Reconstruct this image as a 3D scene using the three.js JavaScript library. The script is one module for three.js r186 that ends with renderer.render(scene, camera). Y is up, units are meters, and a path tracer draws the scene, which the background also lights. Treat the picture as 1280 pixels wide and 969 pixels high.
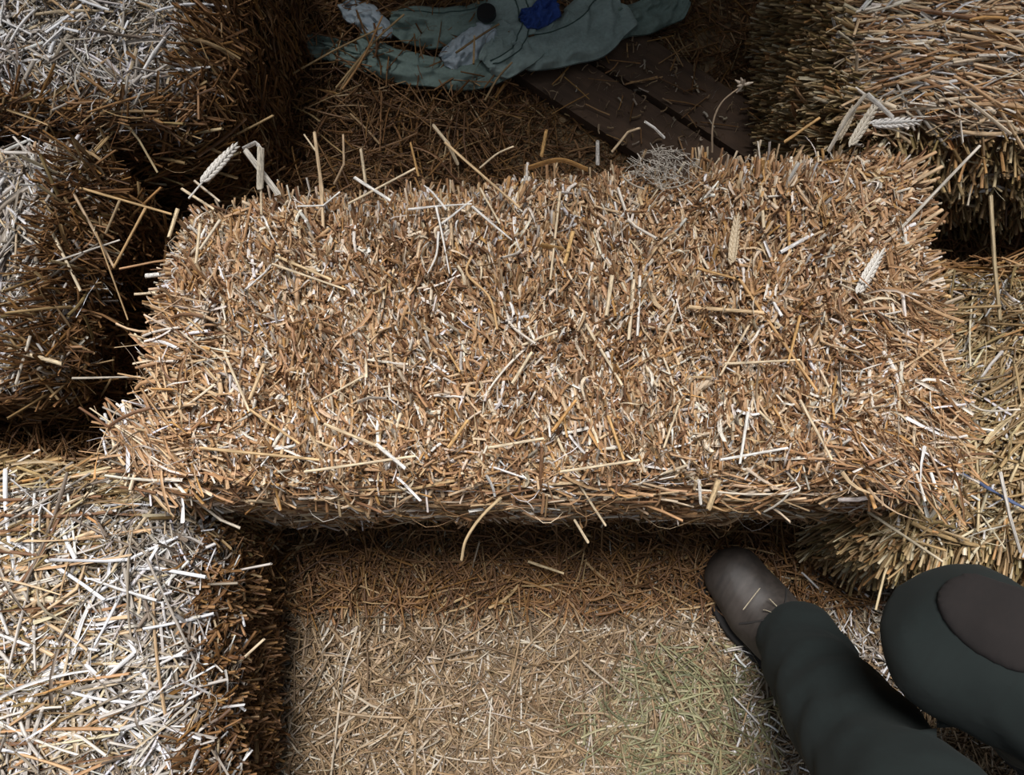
import * as THREE from 'three';
import { mergeGeometries } from 'three/addons/utils/BufferGeometryUtils.js';
import { ImprovedNoise } from 'three/addons/math/ImprovedNoise.js';

// ------------------------------------------------------------------ camera, sky, sun, exposure
const scene = new THREE.Scene();
const FOCAL = 950, TILT = THREE.MathUtils.degToRad(14);
const camera = new THREE.PerspectiveCamera(2 * Math.atan(484.5 / FOCAL) * 180 / Math.PI, 1280 / 969, 0.02, 60);
const EYE = new THREE.Vector3(0, 1.32, 0);
camera.position.copy(EYE);
camera.up.set(0, 0, -1);
camera.lookAt(EYE.x, EYE.y - Math.cos(TILT), EYE.z - Math.sin(TILT));
camera.updateMatrixWorld(true);
scene.background = new THREE.Color().setRGB(0.20, 0.215, 0.235);          // even overcast sky
const sun = new THREE.DirectionalLight(new THREE.Color().setRGB(1.0, 0.985, 0.975), 4.6);   // sun behind thin cloud: broad and soft
sun.position.set(-0.35, 4.4, -1.55); sun.target.position.set(0, 0.2, -0.2);
sun.castShadow = true; sun.shadow.radius = 45;
sun.shadow.mapSize.set(2048, 2048);
Object.assign(sun.shadow.camera, { left: -2.5, right: 2.5, top: 2.5, bottom: -2.5, near: 0.1, far: 10 });
scene.add(sun, sun.target);
const renderer = new THREE.WebGLRenderer({ antialias: true });
renderer.toneMapping = THREE.LinearToneMapping;
renderer.toneMappingExposure = 1.3;
renderer.shadowMap.enabled = true;

// ------------------------------------------------------------------ helpers
let seed = 20240917;
function rnd() { seed |= 0; seed = seed + 0x6D2B79F5 | 0; let t = Math.imul(seed ^ seed >>> 15, 1 | seed); t = t + Math.imul(t ^ t >>> 7, 61 | t) ^ t; return ((t ^ t >>> 14) >>> 0) / 4294967296; }
const rr = (a, b) => a + (b - a) * rnd();
const gauss = () => (rnd() + rnd() + rnd() + rnd() - 2) * 1.0;
const V = (x, y, z) => new THREE.Vector3(x, y, z);
const perlin = new ImprovedNoise();
const noise = (x, y, z) => perlin.noise(x + 57.3, y + 13.7, z + 91.1);
const UP = V(0, 1, 0);
const taken = new Map();
function numbered(name) { const n = taken.get(name) ?? 0; taken.set(name, n + 1); return n ? name + '_' + String(n).padStart(3, '0') : name; }
function at(px, py, y) {             // the point at height y on the sight line through a pixel of the 1280 x 969 frame
  const d = V((px - 640) / FOCAL, -(py - 484.5) / FOCAL, -1).applyQuaternion(camera.quaternion);
  return d.multiplyScalar((y - EYE.y) / d.y).add(EYE);
}
function shade(o) { o.castShadow = o.receiveShadow = true; return o; }
function thing(name, label, category, group) {
  const o = new THREE.Group(); o.name = numbered(name); o.userData = { label, category };
  if (group) o.userData.group = group;
  scene.add(o); return o;
}
function mesh(name, geo, mat, parent) { const m = shade(new THREE.Mesh(geo, mat)); m.name = name; (parent ?? scene).add(m); return m; }
const col = (c) => new THREE.Color(c);

// ------------------------------------------------------------------ materials
function streakTexture(w, h, lo, streak, fine) {        // fibres running along v
  const d = new Uint8Array(w * h * 4);
  for (let y = 0; y < h; y++) for (let x = 0; x < w; x++) {
    const a = noise(x * 0.55, y * 0.012, 1.5) * streak + noise(x * 0.21, y * 0.05, 7.5) * streak * 0.6 + (rnd() - 0.5) * fine;
    const v = Math.max(lo, Math.min(1, 0.9 + a)) * 255;
    d.set([v, v * 0.985, v * 0.965, 255], (y * w + x) * 4);
  }
  const t = new THREE.DataTexture(d, w, h); t.colorSpace = THREE.SRGBColorSpace; t.magFilter = THREE.LinearFilter; t.minFilter = THREE.LinearMipmapLinearFilter; t.generateMipmaps = true;
  t.wrapS = t.wrapT = THREE.RepeatWrapping; t.needsUpdate = true; return t;
}
const strawMap = streakTexture(32, 256, 0.62, 0.34, 0.10);
const strawMat = new THREE.MeshPhysicalMaterial({ color: 0xffffff, map: strawMap, roughness: 0.52, specularIntensity: 0.6, side: THREE.DoubleSide });
function dirtTexture(n, base, spread, seedZ) {          // coarse and fine crumbs of chaff
  const d = new Uint8Array(n * n * 4), c = col(base);
  const r = c.r, g = c.g, b = c.b;
  for (let y = 0; y < n; y++) for (let x = 0; x < n; x++) {
    const k = 1 + spread * (noise(x * 0.03, y * 0.03, seedZ) + 0.8 * noise(x * 0.17, y * 0.05, seedZ + 4) + 0.8 * noise(x * 0.06, y * 0.19, seedZ + 9) + (rnd() - 0.5) * 0.8);
    const q = col(0).setRGB(Math.max(0.01, r * k), Math.max(0.008, g * k), Math.max(0.005, b * k)).convertLinearToSRGB();
    d.set([q.r * 255, q.g * 255, q.b * 255, 255].map((v) => Math.min(255, v)), (y * n + x) * 4);
  }
  const t = new THREE.DataTexture(d, n, n); t.colorSpace = THREE.SRGBColorSpace; t.magFilter = THREE.LinearFilter;
  t.wrapS = t.wrapT = THREE.RepeatWrapping; t.needsUpdate = true; return t;
}
const coreTex = dirtTexture(256, '#84664a', 0.7, 3.3);
const coreMat = new THREE.MeshStandardMaterial({ map: coreTex, roughness: 0.95 });
const floorTex = dirtTexture(512, '#7d684d', 0.55, 8.1);
const floorMat = new THREE.MeshStandardMaterial({ map: floorTex, roughness: 0.95 });
const woodTex = (() => {
  const w = 128, h = 512, d = new Uint8Array(w * h * 4), c = new THREE.Color();
  for (let y = 0; y < h; y++) for (let x = 0; x < w; x++) {
    const g = noise(x * 0.10 + 2 * noise(x * 0.02, y * 0.006, 4), y * 0.008, 2.2) * 0.35 + noise(x * 0.6, y * 0.02, 6.1) * 0.22 + noise(x * 0.05, y * 0.05, 9.7) * 0.25, k = Math.max(0.3, 1 + g);
    c.setRGB(0.080 * k, 0.047 * k, 0.028 * k).convertLinearToSRGB(); d.set([c.r * 255, c.g * 255, c.b * 255, 255], (y * w + x) * 4);
  }
  const t = new THREE.DataTexture(d, w, h); t.colorSpace = THREE.SRGBColorSpace; t.magFilter = THREE.LinearFilter; t.wrapS = t.wrapT = THREE.RepeatWrapping; t.needsUpdate = true; return t;
})();
const matCache = new Map();
function strawColour(hex) {
  if (!matCache.has(hex)) { const m = strawMat.clone(); m.color = col(hex); matCache.set(hex, m); }
  return matCache.get(hex);
}
// straw tones: [colour, weight]
const GOLD = [['#caa680', 5], ['#bd956e', 5], ['#d8bc99', 5], ['#e5d3ba', 4], ['#a47d5a', 3.5], ['#836147', 2.5], ['#f0e8dd', 2.6], ['#cc9f67', 1.4], ['#f4f2f1', 1.2]];
const GREY = [['#c8c2bc', 4], ['#afa79e', 4], ['#dfdedf', 3.8], ['#958a7b', 3], ['#c6b498', 2], ['#7f7266', 2], ['#eef0f6', 2.2], ['#b69a78', 1.0]];
const DULL = [['#b59a70', 4], ['#a38a66', 4], ['#ccb993', 3], ['#846c4a', 4], ['#d9ceb2', 1.8], ['#8f7c55', 3], ['#b98f60', 2]];
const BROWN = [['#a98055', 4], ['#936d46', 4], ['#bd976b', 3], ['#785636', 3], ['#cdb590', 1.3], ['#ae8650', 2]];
const LITTER = [['#9b8365', 4], ['#8c7458', 4], ['#aa9478', 4], ['#b9ac9a', 2.8], ['#745e46', 3], ['#cbc3b7', 1.4], ['#806e58', 3]];
const SHADE_BROWN = [['#86633f', 4], ['#745335', 4], ['#987450', 3], ['#5f432a', 3], ['#b1966f', 1.2], ['#8c683c', 2]];  // deeper browns: shade of pit, gaps and bale sides put into the straw colour
const GREEN = [['#8f8c6c', 4], ['#7d7d5c', 3], ['#a29b7b', 4], ['#978968', 4], ['#6d7052', 2]];
function pick(pal) { let s = 0; for (const p of pal) s += p[1]; let k = rnd() * s; for (const p of pal) if ((k -= p[1]) <= 0) return p[0]; return pal[0][0]; }
const linCache = new Map();
function tone(pal, jitter = 0.12) {
  const h = pick(pal); if (!linCache.has(h)) linCache.set(h, col(h));
  const c = linCache.get(h), k = 1 + rr(-jitter, jitter); return [c.r * k, c.g * k * (1 + rr(-0.03, 0.03)), c.b * k * (1 + rr(-0.06, 0.06))];
}

// ------------------------------------------------------------------ straw shapes (metres; 0.1 long along +y, centred)
function sweep(pts, radii, sides, arc = Math.PI * 2, flat = 1, twist = 0, ragged = 0) {   // open tube or channel along a path
  const n = pts.length, closed = arc > 6.28, cols = sides + 1, pos = [], uv = [], idx = [];
  let ref = V(0.31, 0.05, 1).normalize();
  for (let i = 0; i < n; i++) {
    const t = pts[Math.min(n - 1, i + 1)].clone().sub(pts[Math.max(0, i - 1)]).normalize();
    const a = V(0, 0, 0).crossVectors(t, ref).normalize(), b = V(0, 0, 0).crossVectors(a, t).normalize(); ref = b;
    const tw = twist * i / (n - 1);
    for (let s = 0; s < cols; s++) {
      const th = s / sides * arc + tw, c = Math.cos(th - tw) * radii[i], q = Math.sin(th - tw) * radii[i] * flat;
      const ca = Math.cos(tw), sa = Math.sin(tw);
      const p = pts[i].clone().addScaledVector(a, c * ca - q * sa).addScaledVector(b, c * sa + q * ca);
      if (ragged && (i === 0 || i === n - 1)) p.addScaledVector(t, (((s * 7919) % 5) / 5 - 0.4) * ragged * (i ? 1 : -1) * (closed && s === sides ? 0 : 1));
      pos.push(p.x, p.y, p.z); uv.push(s / sides, i / (n - 1));
    }
  }
  for (let i = 0; i < n - 1; i++) for (let s = 0; s < sides; s++) { const k = i * cols + s; idx.push(k, k + 1, k + cols, k + 1, k + cols + 1, k + cols); }
  const g = new THREE.BufferGeometry();
  g.setAttribute('position', new THREE.Float32BufferAttribute(pos, 3)); g.setAttribute('uv', new THREE.Float32BufferAttribute(uv, 2)); g.setIndex(idx); g.computeVertexNormals();
  return g;
}
function strawShape({ L = 0.1, r = 0.0017, rings = 3, bend = 0, kink = 0, sides = 6, arc = Math.PI * 2, flat = 1, taper = 0, node = -1, twist = 0, wave = 0 }) {
  const pts = [], rad = [];
  for (let i = 0; i < rings; i++) {
    const t = i / (rings - 1), y = (t - 0.5) * L;
    let x = bend * (0.25 - (t - 0.5) ** 2) * 4 + wave * Math.sin(t * 7), z = wave * Math.cos(t * 5.3);
    if (kink) x += t > 0.55 ? (t - 0.55) * kink : 0;
    pts.push(V(x, y, z));
    rad.push(r * (1 - taper * t) * (Math.abs(t - node) < 0.06 ? 1.3 : 1));
  }
  return sweep(pts, rad, sides, arc, flat, twist, r * 0.8);
}
const SHAPES = {
  stalk: [strawShape({ rings: 3, bend: 0.001 }), strawShape({ rings: 4, bend: 0.004 }), strawShape({ rings: 4, bend: -0.002, r: 0.0021 }), strawShape({ rings: 5, bend: 0.001, node: 0.5, r: 0.0015 }), strawShape({ rings: 5, kink: 0.05, r: 0.0017 })],
  split: [strawShape({ rings: 3, arc: 3.3, sides: 4, r: 0.0022, bend: 0.002 }), strawShape({ rings: 4, arc: 2.6, sides: 3, r: 0.0027, bend: 0.005, twist: 0.8 }), strawShape({ rings: 4, arc: 3.0, sides: 4, r: 0.0023, bend: -0.003, flat: 0.5 })],
  leaf: [strawShape({ rings: 6, arc: 3.1, sides: 3, r: 0.0026, bend: 0.012, twist: 2.0, taper: 0.8, flat: 0.35 }), strawShape({ rings: 7, arc: 3.1, sides: 3, r: 0.002, bend: 0.02, twist: 3.0, taper: 0.9, flat: 0.3, wave: 0.003 })],
  fibre: [strawShape({ rings: 6, sides: 3, r: 0.0006, bend: 0.014, wave: 0.003 }), strawShape({ rings: 7, sides: 3, r: 0.0005, bend: 0.03, wave: 0.006 })],
  stub: [strawShape({ rings: 2, sides: 6, r: 0.0017 }), strawShape({ rings: 2, sides: 6, r: 0.0021, flat: 0.6 }), strawShape({ rings: 3, arc: 3.4, sides: 4, r: 0.0022, bend: 0.003 }), strawShape({ rings: 3, sides: 5, r: 0.0014, bend: 0.004 })],
};
const longShape = [strawShape({ rings: 7, bend: 0.003, node: 0.33, sides: 8, r: 0.0019 }), strawShape({ rings: 8, bend: 0.006, node: 0.57, sides: 8, r: 0.0017 }), strawShape({ rings: 7, bend: -0.004, sides: 8, r: 0.0021, node: 0.83 }),
  strawShape({ rings: 7, kink: 0.12, sides: 8, r: 0.0018, node: 0.5 }), strawShape({ rings: 6, arc: 3.4, sides: 5, r: 0.0024, bend: 0.004, twist: 0.5 }), strawShape({ rings: 8, arc: 3.0, sides: 4, r: 0.003, bend: 0.012, twist: 1.6, taper: 0.7, flat: 0.4 })];

// ------------------------------------------------------------------ a heap of straw: many copies, kept per shape
const M4 = new THREE.Matrix4(), Q1 = new THREE.Quaternion(), Q2 = new THREE.Quaternion(), S1 = V(1, 1, 1);
class Heap {
  constructor() { this.by = new Map(); }
  add(kind, p, d, len, thick, rgb) {           // p is the middle
    const list = SHAPES[kind], geo = list[Math.floor(rnd() * list.length)];
    Q1.setFromUnitVectors(UP, d); Q2.setFromAxisAngle(UP, rnd() * 6.2832);
    M4.compose(p, Q1.multiply(Q2), S1.set(thick, len / 0.1, thick));
    let b = this.by.get(geo); if (!b) this.by.set(geo, b = { m: [], c: [] });
    for (let i = 0; i < 16; i++) b.m.push(M4.elements[i]); b.c.push(rgb[0], rgb[1], rgb[2]);
  }
  build(name, parent, label) {
    let n = 0;
    for (const [geo, b] of this.by) {
      const count = b.m.length / 16, im = new THREE.InstancedMesh(geo, strawMat, count);
      im.instanceMatrix.array.set(b.m); im.instanceColor = new THREE.InstancedBufferAttribute(new Float32Array(b.c), 3);
      shade(im); im.name = name; im.userData = { kind: 'stuff' }; if (label) im.userData.label = label;
      parent.add(im); n += count;
    }
    total += n; return n;
  }
}
let total = 0;
function single(name, parent, p, d, len, thick, hex, shapeAt) {       // one stalk as a mesh of its own
  const o = mesh(name, longShape[shapeAt ?? Math.floor(rnd() * longShape.length)], strawColour(hex), parent);
  Q1.setFromUnitVectors(UP, d); Q2.setFromAxisAngle(UP, rnd() * 6.2832);
  o.quaternion.copy(Q1.multiply(Q2)); o.position.copy(p); o.scale.set(thick, len / 0.1, thick);
  return o;
}

function trace(name, parent, px, ys, r, hex, o = {}) {          // px: pixels the stalk passes; ys: heights there
  let pts = px.map(([x, y], i) => at(x, y, Array.isArray(ys) ? ys[i] : ys));
  if (o.smooth) pts = new THREE.CatmullRomCurve3(pts).getPoints(14);
  else { const q = []; for (let i = 0; i < pts.length - 1; i++) for (let k = 0; k < 4; k++) q.push(pts[i].clone().lerp(pts[i + 1], k / 4)); q.push(pts[pts.length - 1]); pts = q; }
  const n = pts.length, radii = pts.map((_, i) => r * (1 - (o.taper ?? 0.15) * i / (n - 1)) * (o.nodes && i % 4 === 0 && i > 0 && i < n - 1 ? 1.3 : 1));
  return mesh(name, sweep(pts, radii, o.flat ? 5 : 8, o.flat ? 3.14 : Math.PI * 2, o.flat ?? 1, o.twist ?? 0, r * 0.7), strawColour(hex), parent);
}

// ------------------------------------------------------------------ bales
// plan corners are [x, z] for front left, front right, back right, back left; tops are the heights there
function baleShape(corners, tops, radius, rough, foot = 0) {
  const [fl, fr, br, bl] = corners, L = (Math.hypot(fr[0] - fl[0], fr[1] - fl[1]) + Math.hypot(br[0] - bl[0], br[1] - bl[1])) / 2;
  const W = (Math.hypot(fl[0] - bl[0], fl[1] - bl[1]) + Math.hypot(fr[0] - br[0], fr[1] - br[1])) / 2, H = (tops[0] + tops[1] + tops[2] + tops[3]) / 4 - foot;
  const ax = V(fr[0] - fl[0] + br[0] - bl[0], 0, fr[1] - fl[1] + br[1] - bl[1]).normalize(), az = V(fl[0] - bl[0] + fr[0] - br[0], 0, fl[1] - bl[1] + fr[1] - br[1]).normalize();
  const half = V(L / 2, H / 2, W / 2);
  function map(p, inset = 0) {        // from the box (metres, centred) to the world, with its normal
    const R = radius, q = V(THREE.MathUtils.clamp(p.x, -half.x + R, half.x - R), THREE.MathUtils.clamp(p.y, -half.y + R, half.y - R), THREE.MathUtils.clamp(p.z, -half.z + R, half.z - R));
    const n = p.clone().sub(q).normalize(); q.addScaledVector(n, R - inset);
    const u = q.x / L + 0.5, w = q.z / W + 0.5, v = q.y / H + 0.5;      // w = 1 at the front
    const lerp2 = (a, b, c, d) => (a * (1 - u) + b * u) * w + (d * (1 - u) + c * u) * (1 - w);
    const out = V(lerp2(fl[0], fr[0], br[0], bl[0]), foot + v * (lerp2(tops[0], tops[1], tops[2], tops[3]) - foot), lerp2(fl[1], fr[1], br[1], bl[1]));
    const wn = V(0, n.y, 0).addScaledVector(ax, n.x).addScaledVector(az, n.z).normalize();
    const k = rough * (noise(out.x * 9, out.y * 9, out.z * 9) + 0.6 * noise(out.x * 27, out.y * 27, out.z * 27));
    out.addScaledVector(wn, k); if (out.y < foot + 0.002) out.y = foot + 0.002;
    return { p: out, n: wn };
  }
  function core(inset) {
    const g = new THREE.BoxGeometry(L, H, W, Math.ceil(L / 0.025), Math.ceil(H / 0.03), Math.ceil(W / 0.025)), a = g.attributes.position, uv = g.attributes.uv;
    for (let i = 0; i < a.count; i++) { const o = map(V(a.getX(i), a.getY(i), a.getZ(i)), inset).p; a.setXYZ(i, o.x, o.y, o.z); uv.setXY(i, (o.x + o.y * 0.6) * 4, (o.z + o.y * 0.8) * 4); }
    g.computeVertexNormals(); return g;
  }
  function sample(face) {             // top, front, back, left, right
    const x = rr(-1, 1) * half.x, y = rr(-1, 1) * half.y, z = rr(-1, 1) * half.z;
    const p = { top: V(x, half.y, z), front: V(x, y, half.z), back: V(x, y, -half.z), left: V(-half.x, y, z), right: V(half.x, y, z) }[face];
    return { ...map(p), u: p.x / half.x, v: p.y / half.y, w: p.z / half.z };
  }
  return { map, core, sample, ax, az, half, L, W, H };
}
const jitterDir = (d, k) => V(d.x + gauss() * k, d.y + gauss() * k, d.z + gauss() * k).normalize();
function tangent(n, along, spread) {                      // a direction lying in the surface, turned about the normal
  const t = along.clone().addScaledVector(n, -along.dot(n)).normalize();
  return t.applyAxisAngle(n, spread >= 3 ? rnd() * 6.2832 : gauss() * spread);
}
function cutEnds(heap, S, face, count, pal, { lean = V(0, 0, -0.5), wide = 0.35, out = [0.002, 0.016], thick = [0.7, 1.15], fan = 0, len = [0.035, 0.06], patch = 0 }) {
  for (let i = 0; i < count; i++) {
    const s = S.sample(face);
    const lump = noise(s.p.x * 38, s.p.y * 38, s.p.z * 26);
    const d = s.n.clone().multiplyScalar(0.62).add(lean).addScaledVector(S.ax, (fan * Math.sign(s.u) * s.u * s.u)).add(V(gauss() * wide + patch * noise(s.p.x * 11, 4.4, s.p.z * 5), gauss() * wide * 0.6, gauss() * wide * 1.3 + patch * 0.6 * noise(s.p.x * 9, 8.4, s.p.z * 9))).normalize();
    if (d.dot(s.n) < 0.12) d.addScaledVector(s.n, 0.4).normalize();
    const l = rr(len[0], len[1]), reach = rr(out[0], out[1]) + lump * 0.016 + 0.008 * noise(s.p.x * 90, 6.6, s.p.z * 70);
    const tip = s.p.clone().addScaledVector(s.n, reach * d.dot(s.n)).addScaledVector(d, reach * 0.3);
    heap.add(rnd() < 0.9 ? 'stub' : 'leaf', tip.addScaledVector(d, -l / 2), d, l, rr(thick[0], thick[1]), tone(pal));
  }
}
function lying(heap, S, face, count, pal, { along = V(1, 0, 0), spread = 9, len = [0.04, 0.12], lift = [-0.004, 0.006], tilt = 0.12, thick = [0.6, 1.15], kinds = [['stalk', 5], ['split', 3], ['leaf', 1.5], ['fibre', 0.8]], where } = {}) {
  for (let i = 0; i < count; i++) {
    const s = S.sample(face); if (where && !where(s)) continue;
    const d = tangent(s.n, along, spread).addScaledVector(s.n, gauss() * tilt).normalize();
    heap.add(pick(kinds), s.p.clone().addScaledVector(s.n, rr(lift[0], lift[1])), d, rr(len[0], len[1]), rr(thick[0], thick[1]), tone(pal));
  }
}
function bigStraws(parent, S, face, count, pal, { along = V(1, 0, 0), spread = 9, len = [0.07, 0.16], lift = [0.002, 0.008], tilt = 0.07, thick = [0.8, 1.2], where, sprout = 0 } = {}) {
  let made = 0, tries = 0;
  while (made < count && tries++ < count * 30) {
    const s = S.sample(face); if (where && !where(s)) continue;
    const d = tangent(s.n, along, spread).addScaledVector(s.n, gauss() * tilt + sprout).normalize(), l = rr(len[0], len[1]);
    const p = s.p.clone().addScaledVector(s.n, rr(lift[0], lift[1])).addScaledVector(d, sprout ? l * 0.25 : 0);
    if (p.y - Math.abs(d.y) * l / 2 < 0.004) continue;
    single('straw', parent, p, d, l, rr(thick[0], thick[1]), pick(pal)); made++;
  }
}
const inFrame = (p) => { const q = p.clone().project(camera); return Math.abs(q.x) < 1.03 && Math.abs(q.y) < 1.03 && q.z < 1; };
const seen = (s) => inFrame(s.p);
const around = (s) => { const q = s.p.clone().project(camera); return Math.max(Math.abs(q.x), Math.abs(q.y)) < 1.3 || rnd() < 0.62; };   // a little sparser well beyond the frame

// ------------------------------------------------------------------ ground
{
  const g = new THREE.PlaneGeometry(7, 7, 140, 140); g.rotateX(-Math.PI / 2);
  const a = g.attributes.position, uv = g.attributes.uv;
  for (let i = 0; i < a.count; i++) { const x = a.getX(i), z = a.getZ(i); a.setY(i, -0.012 + 0.008 * noise(x * 3, 0.5, z * 3)); uv.setXY(i, x * 2.2, z * 2.2); }
  g.computeVertexNormals();
  const f = mesh('floor', g, floorMat); f.userData = { kind: 'structure', label: 'trodden earth floor under loose straw' };
}
const floorTop = (x, z) => -0.012 + 0.008 * noise(x * 3, 0.5, z * 3);
{
  const litter = new THREE.Group(); litter.name = 'straw_litter'; litter.userData = { kind: 'stuff', label: 'loose trodden straw litter covering the ground around the bales', category: 'straw' }; scene.add(litter);
  const heap = new Heap();
  function strew(n, x0, x1, z0, z1, pal, o = {}) {
    for (let i = 0; i < n; i++) {
      const x = rr(x0, x1), z = rr(z0, z1), y = floorTop(x, z) + (o.base ?? 0) + rnd() * (o.deep ?? 0.018);
      const a = rnd() * 6.2832 , d = V(Math.cos(a), gauss() * (o.tilt ?? 0.08), Math.sin(a)).normalize();
      const p = V(x, y, z); if (o.where && !o.where(p)) continue;
      heap.add(pick(o.kinds ?? [['stalk', 4], ['split', 3], ['leaf', 1.6], ['fibre', 1.6]]), p, d, rr(...(o.len ?? [0.025, 0.09])), rr(0.45, 1.0), tone(pal));
    }
  }
  strew(26000, -0.62, 0.95, -0.20, 0.42, LITTER);
  strew(6000, -0.45, 0.60, -0.16, 0.05, SHADE_BROWN, { base: 0.008, deep: 0.03, tilt: 0.25 });  // shade along the front of the bale, painted as darker straw
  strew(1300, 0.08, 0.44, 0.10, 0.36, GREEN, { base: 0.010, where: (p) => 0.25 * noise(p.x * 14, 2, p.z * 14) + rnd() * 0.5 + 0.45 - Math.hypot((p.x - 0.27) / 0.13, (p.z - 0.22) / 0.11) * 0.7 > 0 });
  strew(20000, -0.95, 1.1, -1.5, -0.5, SHADE_BROWN);
  strew(2500, -0.75, 0.0, -1.2, -0.6, SHADE_BROWN, { base: 0.01, deep: 0.06, tilt: 0.4, len: [0.05, 0.13] });
  strew(6000, -0.72, -0.38, -0.72, -0.2, SHADE_BROWN, { deep: 0.10, tilt: 0.7, len: [0.05, 0.14] });
  strew(3000, 0.48, 1.0, -0.62, -0.40, SHADE_BROWN, { deep: 0.10, tilt: 0.6, len: [0.05, 0.14] });
  strew(3500, -1.1, -0.42, -0.34, -0.14, SHADE_BROWN, { deep: 0.16, tilt: 0.5, len: [0.05, 0.14] });
  strew(900, 0.36, 0.66, -0.02, 0.30, GREY, { base: 0.01, len: [0.01, 0.05] });
  strew(14000, -1.6, 1.8, 0.4, 1.5, LITTER, { len: [0.05, 0.13] });
  strew(5000, 0.9, 1.8, -0.3, 0.45, LITTER, { len: [0.05, 0.12] });
  strew(5000, 1.3, 2.0, -1.3, -0.2, LITTER, { len: [0.05, 0.12] });
  heap.build('loose_straw', litter);
}

// ------------------------------------------------------------------ the bale in the middle, cut ends upward
const mainCorners = [[-0.448, -0.105], [0.545, -0.112], [0.53, -0.555], [-0.455, -0.482]], mainTops = [0.385, 0.40, 0.415, 0.39];
const mainBale = thing('straw_bale', 'golden straw bale lying alone in the middle, cut stalk ends facing up', 'bale', 'rectangular straw bales');
const MS = baleShape(mainCorners, mainTops, 0.062, 0.016);
mesh('packed_core', MS.core(0.012), coreMat, mainBale);
{
  const h = new Heap();
  cutEnds(h, MS, 'top', 21000, GOLD, { lean: V(0, 0, -0.5), wide: 0.36, fan: 0.8, out: [0.001, 0.022], patch: 1.1, len: [0.04, 0.07], thick: [0.55, 1.3] });
  cutEnds(h, MS, 'top', 9000, GOLD, { lean: V(0, 0, 0.25), wide: 0.7, fan: 0.8, out: [0.001, 0.018], thick: [0.45, 1.1], patch: 0.8 });
  lying(h, MS, 'top', 7000, GOLD, { len: [0.012, 0.045], along: V(0.1, 0, 1), spread: 0.45, tilt: 0.35, lift: [-0.002, 0.014], thick: [0.5, 1.3], kinds: [['stalk', 3], ['split', 4], ['leaf', 2], ['fibre', 1]] });
  lying(h, MS, 'top', 3500, GOLD, { len: [0.010, 0.035], tilt: 0.4, lift: [0.0, 0.016], thick: [0.5, 1.2], kinds: [['stalk', 2], ['split', 4], ['leaf', 4], ['fibre', 2]] });
  cutEnds(h, MS, 'left', 5000, GOLD, { lean: V(-0.3, 0.1, 0), wide: 0.4, out: [0.004, 0.03] });
  cutEnds(h, MS, 'right', 5000, GOLD, { lean: V(0.3, 0.15, 0), wide: 0.4, out: [0.004, 0.035] });
  cutEnds(h, MS, 'back', 4000, GOLD, { lean: V(0, 0.4, -0.2), wide: 0.4, out: [0.004, 0.03] });
  lying(h, MS, 'top', 2600, GOLD, { len: [0.02, 0.07], along: V(0.2, 0, 1), spread: 0.6, tilt: 0.2, lift: [0.0, 0.012] });
  lying(h, MS, 'top', 1500, GOLD, { len: [0.02, 0.06], tilt: 0.25, lift: [0.002, 0.014] });
  lying(h, MS, 'top', 1500, GOLD, { len: [0.05, 0.12], along: V(1, 0, 0.05), spread: 0.5, tilt: 0.12, lift: [0.0, 0.010], where: (s) => s.w > 0.72 });
  lying(h, MS, 'top', 900, GREY, { len: [0.02, 0.05], tilt: 0.25, lift: [0.004, 0.014], where: (s) => noise(s.p.x * 7, 3, s.p.z * 7) > 0.12 });
  lying(h, MS, 'front', 5000, GOLD, { len: [0.04, 0.12], along: V(1, 0, 0), spread: 0.6, lift: [-0.002, 0.014] });
  lying(h, MS, 'front', 1200, GOLD, { len: [0.03, 0.09], along: V(0, 1, 0), spread: 0.6, lift: [0, 0.02], tilt: 0.3 });
  for (const [cx, cy, n, sx, sy, pal, y] of [[205, 560, 700, 45, 40, GOLD, 0.40], [195, 560, 160, 45, 40, GREY, 0.395], [1130, 540, 900, 55, 60, GOLD, 0.41], [1120, 420, 350, 35, 60, GOLD, 0.42], [225, 450, 350, 35, 60, GOLD, 0.405]])
    for (let i = 0; i < n; i++) { const p = at(cx + gauss() * sx, cy + gauss() * sy, y - 0.01 + rnd() * 0.02); const t = gauss() * 0.9 + (cx < 640 ? -0.45 : 0.5), d = V(Math.cos(t) * (cx < 640 ? -1 : 1), -0.22 + gauss() * 0.18, Math.sin(t)).normalize(); h.add(pick([['stalk', 3], ['split', 3], ['leaf', 2], ['fibre', 2]]), p, d, rr(0.03, 0.10), rr(0.5, 1.1), tone(pal)); }
  h.build('loose_straw', mainBale, 'densely packed short cut straw ends');
  bigStraws(mainBale, MS, 'top', 62, GOLD, { len: [0.04, 0.10], lift: [0.008, 0.016], thick: [0.7, 1.15], tilt: 0.14 });
  bigStraws(mainBale, MS, 'top', 50, GOLD, { along: V(0.15, 0, 1), spread: 0.35, len: [0.04, 0.09], lift: [0.006, 0.014], tilt: 0.2 });
  bigStraws(mainBale, MS, 'back', 22, GOLD, { along: V(0, 1, -0.4), spread: 0.6, len: [0.05, 0.10], where: (s) => s.v > 0.75, tilt: 0.3 });
  bigStraws(mainBale, MS, 'right', 22, GOLD, { along: V(0, 1, 0), spread: 0.8, len: [0.05, 0.10], where: (s) => s.v > 0.4, sprout: 0.8 });
  bigStraws(mainBale, MS, 'left', 20, GOLD, { along: V(0, 1, 0), spread: 0.9, len: [0.05, 0.09], where: (s) => s.v > 0.4, sprout: 0.8 });
  bigStraws(mainBale, MS, 'front', 26, GOLD, { along: V(1, 0.1, 0), spread: 0.5, len: [0.06, 0.14], where: (s) => s.v > 0.45 });
}

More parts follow.
